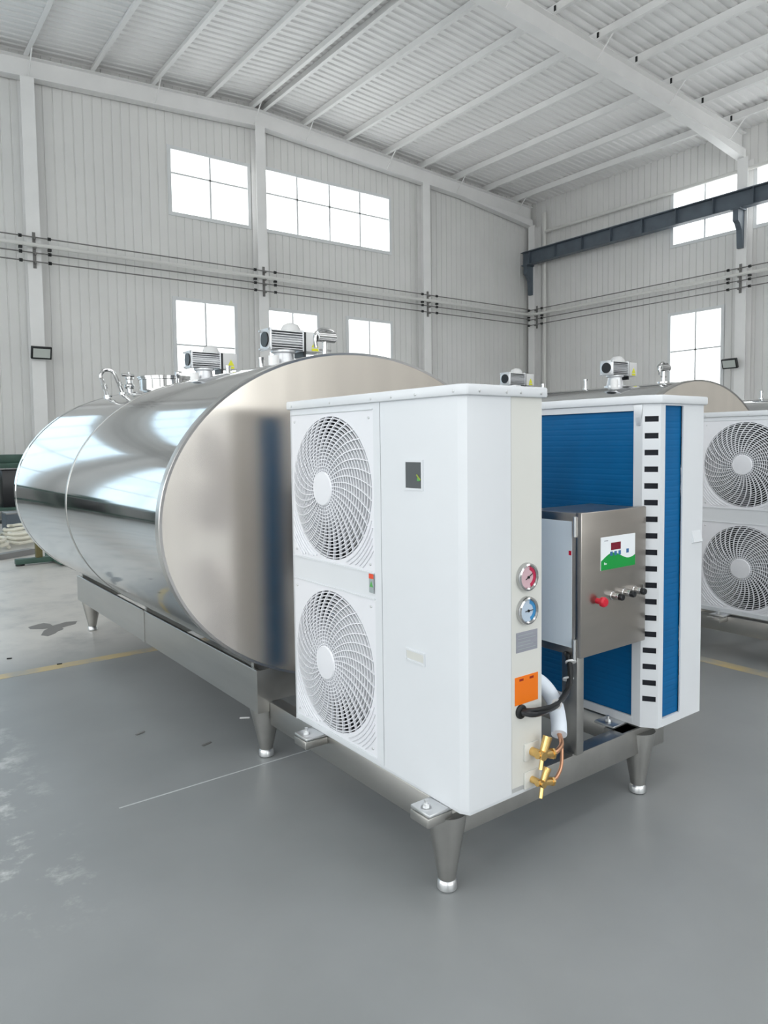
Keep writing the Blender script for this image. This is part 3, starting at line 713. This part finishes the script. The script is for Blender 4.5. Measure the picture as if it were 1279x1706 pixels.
# ================================================================== STAND FOR THE UNITS
def cone_leg(parent, x, y, ztop, r0, r1):
    l = MB().lathe((x, y, 0), (0, 0, 1), [(r1, 0.035), (r1*1.02, 0.045), (r0, ztop-0.004), (r0, ztop)], 28).build('leg', 'brushed', parent)
    MB().lathe((x, y, 0), (0, 0, 1), [(r1*0.8, 0), (r1*1.12, 0.004), (r1*1.12, 0.024), (r1*0.9, 0.034), (r1*0.6, 0.040)], 24).build('foot', 'zinc', l)
    return l
def stand(dx, label):
    s = empty('unit_stand', (0.53+dx, 0.5, 0)); tag(s, label, 'stand', 'stainless stands of the condensing units')
    ox, oy = 0.53, 0.5
    def rail(nm, x0, x1, y0, y1, z0, z1): return MB().box(x0-ox, x1-ox, y0-oy, y1-oy, z0, z1).build(nm, 'brushed', s, bevel=0.004)
    rail('front_rail', 0.0, 1.165, 0.095, 0.155, 0.172, 0.273)
    rail('cross_rail', 0.08, 1.0, 0.790, 0.850, 0.172, 0.272)
    for x in (0.020, 1.000): rail('long_rail', x, x+0.06, 0.155, 1.246, 0.172, 0.272)
    for y in (0.080, 0.780):
        rail('foot_channel', -0.078, 0.020, y, y+0.085, 0.243, 0.273)
        rail('foot_channel', 0.900, 1.000, y+0.02, y+0.105, 0.243, 0.273)
        rail('foot_channel', 1.165, 1.40, y+0.02, y+0.105, 0.243, 0.273)
    for x in (0.035, 1.035): cone_leg(s, x-ox, 0.125-oy, 0.250, 0.064, 0.028)
    return s
stand(0, 'stainless rail stand under the two nearest condensing units')
s2 = stand(2.94, 'stainless rail stand under the condensing unit at the right edge')

# ================================================================== TANK
TA, TB_, TCX, TCZ = 0.9626, 0.739, 0.53, 1.05
def ell(s, t): return (TA*s*math.cos(t), TB_*s*math.sin(t))
def ell_surface(rows, n=128):
    """rows = [(scale, y)]"""
    vs = []; fs = []
    for s, y in rows:
        for i in range(n):
            x, z = ell(s, 2*PI*i/n); vs.append((x, y, z))
    for k in range(len(rows)-1):
        for i in range(n):
            j = (i+1) % n; fs.append((k*n+i, k*n+j, (k+1)*n+j, (k+1)*n+i))
    return MB().add(vs, fs)
def agitator(parent, y, z0, x0=0.0):
    e = empty('agitator_motor', (x0, y, z0)); e.parent = parent
    e['label'] = 'silver finned agitator motor'
    MB().lathe((0, 0, 0), (0, 0, 1), [(0.080, -0.02), (0.080, 0.012), (0.062, 0.014), (0.052, 0.075), (0.066, 0.082), (0.066, 0.092)], 24).build('pedestal', 'motor', e)
    MB().cyl((-0.09, -0.06, -0.03), (-0.09, -0.06, 0.055), 0.028, n=16).build('filler_cup', 'whitescrap', e)
    z = 0.146; x0, x1 = -0.098, 0.088
    MB().cyl((x0, 0, z), (x1, 0, z), 0.046, n=20).build('core', 'motor', e)
    for xx in (x0-0.008, x1): MB().box(xx, xx+0.010, -0.060, 0.060, z-0.058, z+0.058).build('end_plate', 'motor', e, bevel=0.004)
    for k in range(8):
        zz = z-0.046+k*0.0131
        MB().box(x0+0.002, x1, -0.058, 0.058, zz-0.002, zz+0.002).build('fin', 'motor', e, smooth=False)
    MB().cyl((x0-0.008, 0, z), (x0-0.016, 0, z), 0.040, n=24).build('fan_grille', 'blackgloss', e)
    MB().lathe((0.06, 0.02, z+0.05), (0, 0, 1), [(0.055, 0), (0.053, 0.02), (0.042, 0.04), (0.022, 0.050), (0, 0.053)], 24).build('dome_cap', 'motorgrey', e)
    MB().box(x1+0.010, x1+0.026, -0.05, 0.05, z-0.085, z+0.05).build('gasket', 'blackgloss', e, smooth=False)
    MB().box(x1+0.026, x1+0.130, -0.052, 0.052, z-0.055, z+0.052).build('terminal_box', 'motorgrey', e, bevel=0.006)
    MB().box(x1+0.06, x1+0.105, -0.0535, -0.052, z-0.05, z-0.036).build('sticker_base', 'yellow', e, smooth=False)
    MB().prism([(x1+0.060, z-0.030), (x1+0.105, z-0.030), (x1+0.0825, z+0.010)], 1, -0.0535, -0.052).build('warning_triangle', 'yellow', e, smooth=False)
    for sy in (-1, 1):
        for sz in (-1, 1): MB().cyl((x0-0.008, sy*0.05, z+sz*0.048), (x0-0.020, sy*0.05, z+sz*0.048), 0.006, n=6).build('bolt', 'zinc', e)
    return e
def tank(dx, label):
    Y0, Y1, YM = 1.25, 4.19, 2.72
    t = empty('milk_tank', (TCX+dx, Y0, 0)); tag(t, label, 'tank', 'stainless elliptical tanks')
    c = TCZ
    def part(nm, rows, mt, **k): return ell_surface(rows).build(nm, mt, t, loc=(0, 0, c), **k)
    part('shell', [(1, 0.045), (1, 0.3), (1, YM-Y0-0.012)], 'steel', angle=60)
    part('shell', [(1, YM-Y0+0.012), (1, 2.2), (1, Y1-Y0-0.05)], 'steel', angle=60)
    part('weld_seam', [(0.999, YM-Y0-0.014), (1.0025, YM-Y0-0.012), (1.0025, YM-Y0+0.012), (0.999, YM-Y0+0.014)], 'brushed', angle=20)
    part('end_rim', [(0.990, 0.003), (1.003, 0.0), (1.005, 0.004), (1.005, 0.042), (0.999, 0.047)], 'rim', angle=25)
    rows = []
    for k in range(25):
        s = 0.995*(1-k/24.5); rows.append((s, 0.004+0.003*(1-(s/0.995)**2.0)))
    e = part('end_plate', rows+[(0.0005, 0.007)], 'endsteel', angle=60)
    rows = [(1, Y1-Y0-0.05), (1.004, Y1-Y0-0.045), (1.004, Y1-Y0), (0.99, Y1-Y0+0.01)]
    part('far_rim', rows, 'steel', angle=25)
    rows = []
    for k in range(14):
        s = 0.995*(1-k/13.5); rows.append((s, Y1-Y0+0.004+0.06*(1-(s/0.995)**2)))
    part('far_end_plate', rows+[(0.0005, Y1-Y0+0.064)], 'endsteel', angle=60)
    # side beams (folded plates), saddles and legs
    for sx in (-1, 1):
        xb = sx*0.566
        poly = [(0, 0.231), (0, 0.417), (-sx*0.02, 0.417), (-sx*0.02, 0.255), (-sx*0.09, 0.255), (-sx*0.09, 0.231)]
        for ya, yb in ((0.002, 1.448), (1.456, 2.94)):
            MB().prism([(xb+q[0], q[1]) for q in poly], 1, ya, yb).build('side_beam', 'brushed', t, bevel=0.003, segs=1)
        MB().box(min(xb, xb-sx*0.07), max(xb, xb-sx*0.07), -0.002, 0.004, 0.231, 0.417).build('end_flange', 'brushed', t, smooth=False)
        MB().box(xb-0.004 if sx < 0 else xb, xb if sx < 0 else xb+0.004, 1.43, 1.475, 0.231, 0.417).build('joint_strip', 'brushed', t, smooth=False)
    for y in (0.07, 1.45, 2.85):
        pl = [(-0.55, 0.25), (0.55, 0.25)]
        for k in range(13):
            x = 0.55-1.1*k/12; pl.append((x, c-TB_*math.sqrt(1-(x/TA)**2)+0.012))
        MB().prism(pl, 1, y-0.012, y+0.012).build('saddle', 'brushed', t, smooth=False)
    for y in (0.085, 2.87):
        for sx in (-1, 1): cone_leg(t, sx*0.485, y, 0.235, 0.072, 0.030)
    # fittings along the crown
    zt = lambda x: c+TB_*math.sqrt(1-(x/TA)**2)
    agitator(t, 1.98-Y0, zt(0)); agitator(t, 3.05-Y0, zt(0))
    v = MB().cyl((0, 0.31, zt(0)-0.005), (0, 0.31, zt(0)+0.10), 0.013, n=14).build('breather_vent', 'chrome', t)
    MB().cyl((-0.045, 0.31, zt(0)+0.115), (0.055, 0.31, zt(0)+0.115), 0.027, n=20).build('vent_cap', 'chrome', v)
    MB().tube([(-0.05, 0.31, zt(0)+0.06), (-0.055, 0.31, zt(0)+0.115), (-0.02, 0.31, zt(0)+0.148), (0.04, 0.31, zt(0)+0.145), (0.06, 0.31, zt(0)+0.12)], 0.010, n=10).build('vent_hood', 'chrome', v)
    MB().cyl((0, 0.31, zt(0)), (0, 0.31, zt(0)+0.012), 0.045, n=20).build('vent_flange', 'chrome', v)
    MB().box(-0.035, 0.035, 0.307, 0.313, zt(0)+0.045, zt(0)+0.055).build('wing_nut', 'chrome', v, smooth=False)
    for y, x, h in ((1.02, 0.02, 0.075), (1.47, 0.02, 0.07)):
        s = MB().cyl((x, y, zt(x)-0.005), (x, y, zt(x)+h), 0.015, n=14).build('spray_ball_pipe', 'chrome', t)
        MB().cyl((x, y, zt(x)), (x, y, zt(x)+0.010), 0.026, n=14).build('pipe_flange', 'chrome', s)
        MB().cyl((x, y, zt(x)+h), (x, y, zt(x)+h+0.012), 0.019, n=14).build('pipe_cap', 'chrome', s)
    mh = MB().lathe((0, 2.47, zt(0)), (0, 0, 1), [(0.195, -0.04), (0.195, 0.062), (0.204, 0.065), (0.204, 0.076), (0.18, 0.076)], 40).build('manhole', 'chrome', t)
    MB().lathe((0, 2.47, zt(0)), (0, 0, 1), [(0.210, 0.076), (0.210, 0.086), (0.15, 0.094), (0.0, 0.100)], 40).build('manhole_lid', 'chrome', mh)
    MB().box(-0.02, 0.02, 2.235, 2.265, zt(0)+0.02, zt(0)+0.115).build('lid_clamp', 'chrome', mh, bevel=0.004)
    # valve and two bent pipes at the far end
    x = -0.185; y = 2.75
    v = MB().cyl((x, y, zt(x)-0.005), (x, y, zt(x)+0.11), 0.020, n=14).build('top_valve', 'chrome', t)
    MB().lathe((x, y, zt(x)), (0, 0, 1), [(0.032, 0.03), (0.036, 0.04), (0.036, 0.06), (0.022, 0.07), (0.022, 0.10), (0.03, 0.105), (0.03, 0.118), (0.01, 0.122), (0.008, 0.155), (0, 0.156)], 18).build('valve_body', 'chrome', v)
    MB().cyl((x-0.055, y, zt(x)+0.132), (x+0.035, y, zt(x)+0.132), 0.011, n=10).build('valve_handle', 'chrome', v)
    xa, xb_ = -0.345, -0.235
    b = MB().tube([(xa, y, zt(xa)-0.01), (xa-0.025, y, zt(xa)+0.08), (xa-0.045, y, zt(xa)+0.15), (xa-0.030, y, zt(xa)+0.188), (xa+0.005, y, zt(xa)+0.200), (xa+0.045, y, zt(xa)+0.180), (xb_-0.03, y, zt(xb_)+0.075), (xb_, y, zt(xb_)-0.01)], 0.013, n=10).build('pipe_loop', 'chrome', t)
    for q, w in ((xa, -0.022), (xb_, -0.024)):
        MB().cyl((q+w*0.8, y, zt(q)+0.06), (q+w*1.15, y, zt(q)+0.09), 0.019, n=12).build('pipe_union', 'chrome', b)
        MB().cyl((q, y, zt(q)-0.02), (q, y, zt(q)+0.012), 0.028, n=14).build('pipe_flange', 'chrome', b)
    return t
t1 = tank(0, 'nearest large polished stainless elliptical milk tank with two agitator motors')
for dx, lab in ((2.94, 'second stainless tank standing behind the blue coil unit'), (5.88, 'third stainless tank barely showing at the right picture edge')):
    q = copy_tree(t1); q.location = (TCX+dx, 1.25, 0); q['label'] = lab

# ================================================================== CONTROL CABINET
cc = empty('control_cabinet', (0.63, 0.125, 0.273)); tag(cc, 'stainless control box on a post with green and white panel', 'control box')
ox, oy, oz = cc.location
def cb(mb_args, nm, mt, parent=None, **k):
    x0, x1, y0, y1, z0, z1 = mb_args
    return MB().box(x0-ox, x1-ox, y0-oy, y1-oy, z0-oz, z1-oz).build(nm, mt, parent or cc, **k)
cb((0.610, 0.648, 0.085, 0.152, 0.273, 0.64), 'post', 'brushed', bevel=0.003)
cb((0.600, 0.660, 0.096, 0.154, 0.273, 0.278), 'post_base', 'brushed', smooth=False)
body = cb((0.590, 0.957, 0.077, 0.295, 0.634, 1.130), 'body', 'box', bevel=0.003)
door = cb((0.585, 0.962, 0.050, 0.076, 0.632, 1.134), 'door', 'box', bevel=0.004)
cb((0.5865, 0.590, 0.092, 0.285, 0.662, 1.102), 'protective_film', 'film', smooth=False)['label'] = 'pale blue protective film on the side'
cb((0.5858, 0.5866, 0.235, 0.285, 1.055, 1.098), 'film_print', 'stickergreen', smooth=False)
cb((0.5850, 0.5866, 0.093, 0.103, 0.985, 1.000), 'film_tab', 'red', smooth=False)
for z in (1.085, 0.66):
    hg = MB().cyl((0.582-ox, 0.075-oy, z-0.035-oz), (0.582-ox, 0.075-oy, z+0.035-oz), 0.006, n=10).build('hinge', 'zinc', cc)
lp = cb((0.690, 0.889, 0.0475, 0.050, 0.925, 1.041), 'control_panel', 'panelwhite', cc, smooth=False)
# green wave print
wv = MB(); top_ = []
for k in range(21):
    u = k/20; top_.append((0.690+0.199*u-ox, 0.966+0.017*math.sin(2*PI*(u-0.08))*(1-0.25*u)+0.004*u-oz))
wv.prism([(0.889-ox, 0.9252-oz), (0.690-ox, 0.9252-oz)]+top_, 1, 0.0470-oy, 0.0475-oy).build('green_wave', 'green', lp, smooth=False)
dsp = cb((0.746, 0.802, 0.0466, 0.0475, 0.992, 1.018), 'display', 'display', lp, smooth=False)
for x in (0.748, 0.772, 0.796, 0.843): cb((x-0.007, x+0.007, 0.0464, 0.0475, 0.972 if x < 0.82 else 0.974, 0.987 if x < 0.82 else 0.989), 'button', 'button', lp, bevel=0.0004, segs=1)
cb((0.708, 0.728, 0.0468, 0.0475, 1.026, 1.029), 'small_print', 'greyplate', lp, smooth=False)
for dxs, w_ in ((0.0, 0.004), (0.006, 0.003), (0.0105, 0.003)):
    cb((0.707+dxs, 0.707+dxs+w_, 0.0464, 0.047, 0.944, 0.952 if dxs == 0 else 0.949), 'white_print', 'panelwhite', lp, smooth=False)
def knob(x, z, nm, capm, rad=0.0125, ln=0.030, ring='chrome'):
    k = MB().lathe((x-ox, 0.050-oy, z-oz), (0, -1, 0), [(rad*1.25, 0), (rad*1.25, 0.004), (rad, 0.006), (rad, ln), (rad*0.9, ln+0.002), (0, ln+0.002)], 20).build(nm, ring, cc)
    if capm: MB().lathe((x-ox, 0.050-ln-0.001-oy, z-oz), (0, -1, 0), [(rad*0.95, 0), (rad*0.95, 0.012), (rad*0.8, 0.016), (0, 0.016)], 20).build('knob_cap', capm, k)
    return k
rk = MB().lathe((0.672-ox, 0.050-oy, 0.822-oz), (0, -1, 0), [(0.010, 0), (0.010, 0.018), (0.017, 0.020), (0.018, 0.030), (0.014, 0.037), (0, 0.039)], 22).build('stop_button', 'red', cc)
rk['label'] = 'red mushroom stop button'
for x, z in ((0.757, 0.829), (0.825, 0.831), (0.889, 0.832)): knob(x, z, 'selector_knob', 'blackgloss')
cb((0.940, 0.946, 0.047, 0.050, 0.825, 0.845), 'door_lock', 'chrome', cc, smooth=False)

# cables and pipes between unit and control box
r = empty('power_cable', (0.60, 0.13, 0.64)); tag(r, 'black cable looping from the unit to the control box post', 'cable')
def cabl(nm, pts, rad, mt): return MB().tube([Vector(p)-Vector((0.60, 0.13, 0.64)) for p in pts], rad, n=10).build(nm, mt, r)
cabl('cable', [(0.232, -0.006, 0.548), (0.255, -0.035, 0.546), (0.36, -0.015, 0.535), (0.46, 0.03, 0.525), (0.535, 0.065, 0.535), (0.575, 0.085, 0.575), (0.582, 0.100, 0.625), (0.600, 0.125, 0.636)], 0.0105, 'blackgloss')
cabl('thin_cable', [(0.236, -0.004, 0.553), (0.26, -0.040, 0.560), (0.36, -0.030, 0.550), (0.46, 0.022, 0.540), (0.535, 0.055, 0.548), (0.560, 0.075, 0.590), (0.575, 0.095, 0.634)], 0.006, 'black')
for p, q in (((0.405, -0.005, 0.50), (0.412, 0.018, 0.562)),):
    MB().cyl(Vector((0.404, 0.004, 0.531))-r.location, Vector((0.412, 0.008, 0.529))-r.location, 0.0165, n=14).build('cable_tie', 'whitescrap', r)
for z, x in ((0.555, 0.567), (0.612, 0.580)):
    MB().cyl(Vector((x, 0.088, z))-r.location, Vector((x+0.002, 0.091, z+0.005))-r.location, 0.019, n=14).build('cable_tie', 'whitescrap', r)
r = empty('refrigerant_pipe', (0.36, 0.05, 0.42)); tag(r, 'white insulated pipe bending down to the brass valves', 'pipe')
rl = Vector(r.location)
MB().tube([Vector(p)-rl for p in [(0.350, 0.200, 0.596), (0.395, 0.165, 0.594), (0.450, 0.115, 0.565), (0.478, 0.080, 0.508), (0.462, 0.045, 0.455), (0.430, 0.015, 0.420)]], 0.026, n=14).build('foam_sleeve', 'foam', r)
MB().tube([Vector(p)-rl for p in [(0.432, 0.016, 0.421), (0.400, -0.020, 0.408), (0.360, -0.036, 0.402), (0.336, -0.037, 0.400)]], 0.008, n=10).build('copper_pipe', 'copper', r)
MB().tube([Vector(p)-rl for p in [(0.478, 0.075, 0.485), (0.445, 0.02, 0.40), (0.400, -0.02, 0.345), (0.365, -0.034, 0.320), (0.337, -0.037, 0.311)]], 0.006, n=10).build('copper_pipe', 'copper', r)

# ================================================================== FAR LEFT CLUTTER
mb = empty('workbench', (1.2, 14.4, 0)); tag(mb, 'dark green workbench against the back wall at the far left', 'workbench')
MB().box(-1.6, 0.75, -0.45, 0.45, 0.98, 1.08).build('top', 'machine', mb, bevel=0.01)
for x in (-1.5, -0.4, 0.62):
    for y in (-0.38, 0.32): MB().box(x, x+0.09, y, y+0.09, 0, 0.98).build('leg', 'machine', mb, smooth=False)
MB().box(-1.45, 0.65, -0.36, 0.36, 0.16, 0.22).build('lower_shelf', 'machine', mb, smooth=False)
MB().box(-0.15, 0.6, -0.34, 0.3, 0.22, 0.94).build('cabinet', 'blackgloss', mb, bevel=0.01)
MB().box(-0.25, 0.35, -0.3, 0.2, 1.08, 1.24).build('vise_block', 'machine', mb, bevel=0.02)
for k, lab in ((1, 'dark green workbench left of the picture, second from the column'), (2, 'dark green workbench left of the picture, third from the column'), (3, 'dark green workbench left of the picture, in the hall corner')):
    w2 = copy_tree(mb); w2.location = (1.2-2.5*k, 14.4, 0); w2['label'] = lab
mb['group'] = 'green workbenches along the back wall'
for o in bpy.data.objects:
    if o.name.startswith('workbench'): o['group'] = 'green workbenches along the back wall'
pal = empty('floor_mat', (1.0, 13.3, 0)); tag(pal, 'black mat on the floor in front of the green workbench', 'mat')
MB().box(-1.2, 0.9, -0.2, 0.2, 0, 0.03).build('mat', 'black', pal, smooth=False)
crate = empty('grey_crate', (0.78, 11.1, 0)); tag(crate, 'small dark grey crate by the heap of hoses', 'crate')
for a in ((-0.2, -0.17, -0.2, 0.2), (0.17, 0.2, -0.2, 0.2), (-0.17, 0.17, -0.2, -0.17), (-0.17, 0.17, 0.17, 0.2)): MB().box(a[0], a[1], a[2], a[3], 0, 0.34).build('side', 'crane', crate, smooth=False)
MB().box(-0.2, 0.2, -0.2, 0.2, 0.34, 0.365).build('lid', 'scrap', crate, bevel=0.004)
for k, (cx_, cy_, rr0, lab) in enumerate(((0.05, 9.35, 0.30, 'cream hose coil nearest the steel channel on the floor'), (0.62, 9.75, 0.27, 'cream hose coil in the middle of the floor heap'),
                                      (0.08, 10.35, 0.30, 'cream hose coil at the left picture edge'), (0.66, 10.52, 0.24, 'cream hose coil just in front of the grey crate'))):
    pts = []
    for i in range(34):
        t = i*0.55+k; rr = rr0*(1-0.010*i)*(1+0.16*math.sin(2.3*i+k)); pts.append((cx_+rr*math.cos(t), cy_+rr*math.sin(t), 0.03+0.0052*i+0.012*math.sin(1.7*i)*(i > 2)))
    o = MB().tube(pts, 0.024, n=8, smooth=3).build('hose', 'hose'); tag(o, lab, 'hose', 'hose coils on the floor')
b_ = empty('steel_channel', (0.28, 8.55, 0)); tag(b_, 'grey steel channel lying on the floor beside the hose heap', 'steel bar')
b_.rotation_euler = (0, 0, 0.55)
MB().box(-0.26, 0.26, -0.06, -0.05, 0, 0.07).box(-0.26, 0.26, 0.05, 0.06, 0, 0.07).box(-0.26, 0.26, -0.05, 0.05, 0.06, 0.07).build('channel', 'scrap', b_, smooth=False)
jk = empty('pallet_jack_stand', (0.50, 7.75, 0)); tag(jk, 'green and olive floor stand behind the tank at far left', 'stand')
MB().box(-0.35, 0.6, -0.05, 0.05, 0.02, 0.08).build('base_bar', 'machine', jk, bevel=0.005)
MB().box(0.05, 0.15, -0.4, 0.4, 0.02, 0.08).build('cross_bar', 'machine', jk, bevel=0.005)
MB().box(-0.13, -0.06, -0.04, 0.04, 0.08, 0.42).build('post', 'olive', jk, bevel=0.004)
MB().box(0.06, 0.13, -0.04, 0.04, 0.08, 0.24).build('post', 'machine', jk, bevel=0.004)
for x in (-0.3, 0.5): MB().cyl((x, 0, 0), (x, 0, 0.02), 0.05, n=12).build('pad', 'black', jk)

# small scraps on the floor
for (x, y, rz, ln, mt, lab) in ((0.16, 1.79, 0.0, 0.05, 'whitescrap', 'white plastic offcut on the floor by the near tank leg'), (-0.32, 1.93, 1.0, 0.05, 'scrap', 'small grey metal offcut on the floor, farther left one'),
                              (-0.12, 1.61, 0.9, 0.05, 'scrap', 'small grey metal offcut on the floor nearer the joint line'), (-0.59, 3.70, 0.3, 0.03, 'black', 'small dark scrap beyond the yellow floor line'),
                              (-0.36, 3.36, 0.4, 0.03, 'black', 'small dark scrap on the yellow floor line')):
    o = MB().prism([(-0.006, 0), (0.006, 0), (0.006, 0.002), (0.0, 0.006), (-0.006, 0.002)], 0, -ln/2, ln/2).build('floor_scrap', mt, loc=(x, y, 0.0012), smooth=False)
    o.rotation_euler = (0, 0, rz-0.6); tag(o, lab, 'scrap')
vs = []; n = 22
for i in range(n):
    t = 2*PI*i/n; rr = 0.10+0.05*math.sin(3*t+1)+0.03*math.sin(5*t); vs.append((1.2*rr*math.cos(t), 1.7*rr*math.sin(t)))
MB().prism(vs, 2, -0.001, 0.0012).build('wet_stain', 'stain', fl, loc=(-0.18, 4.40, 0), smooth=False)
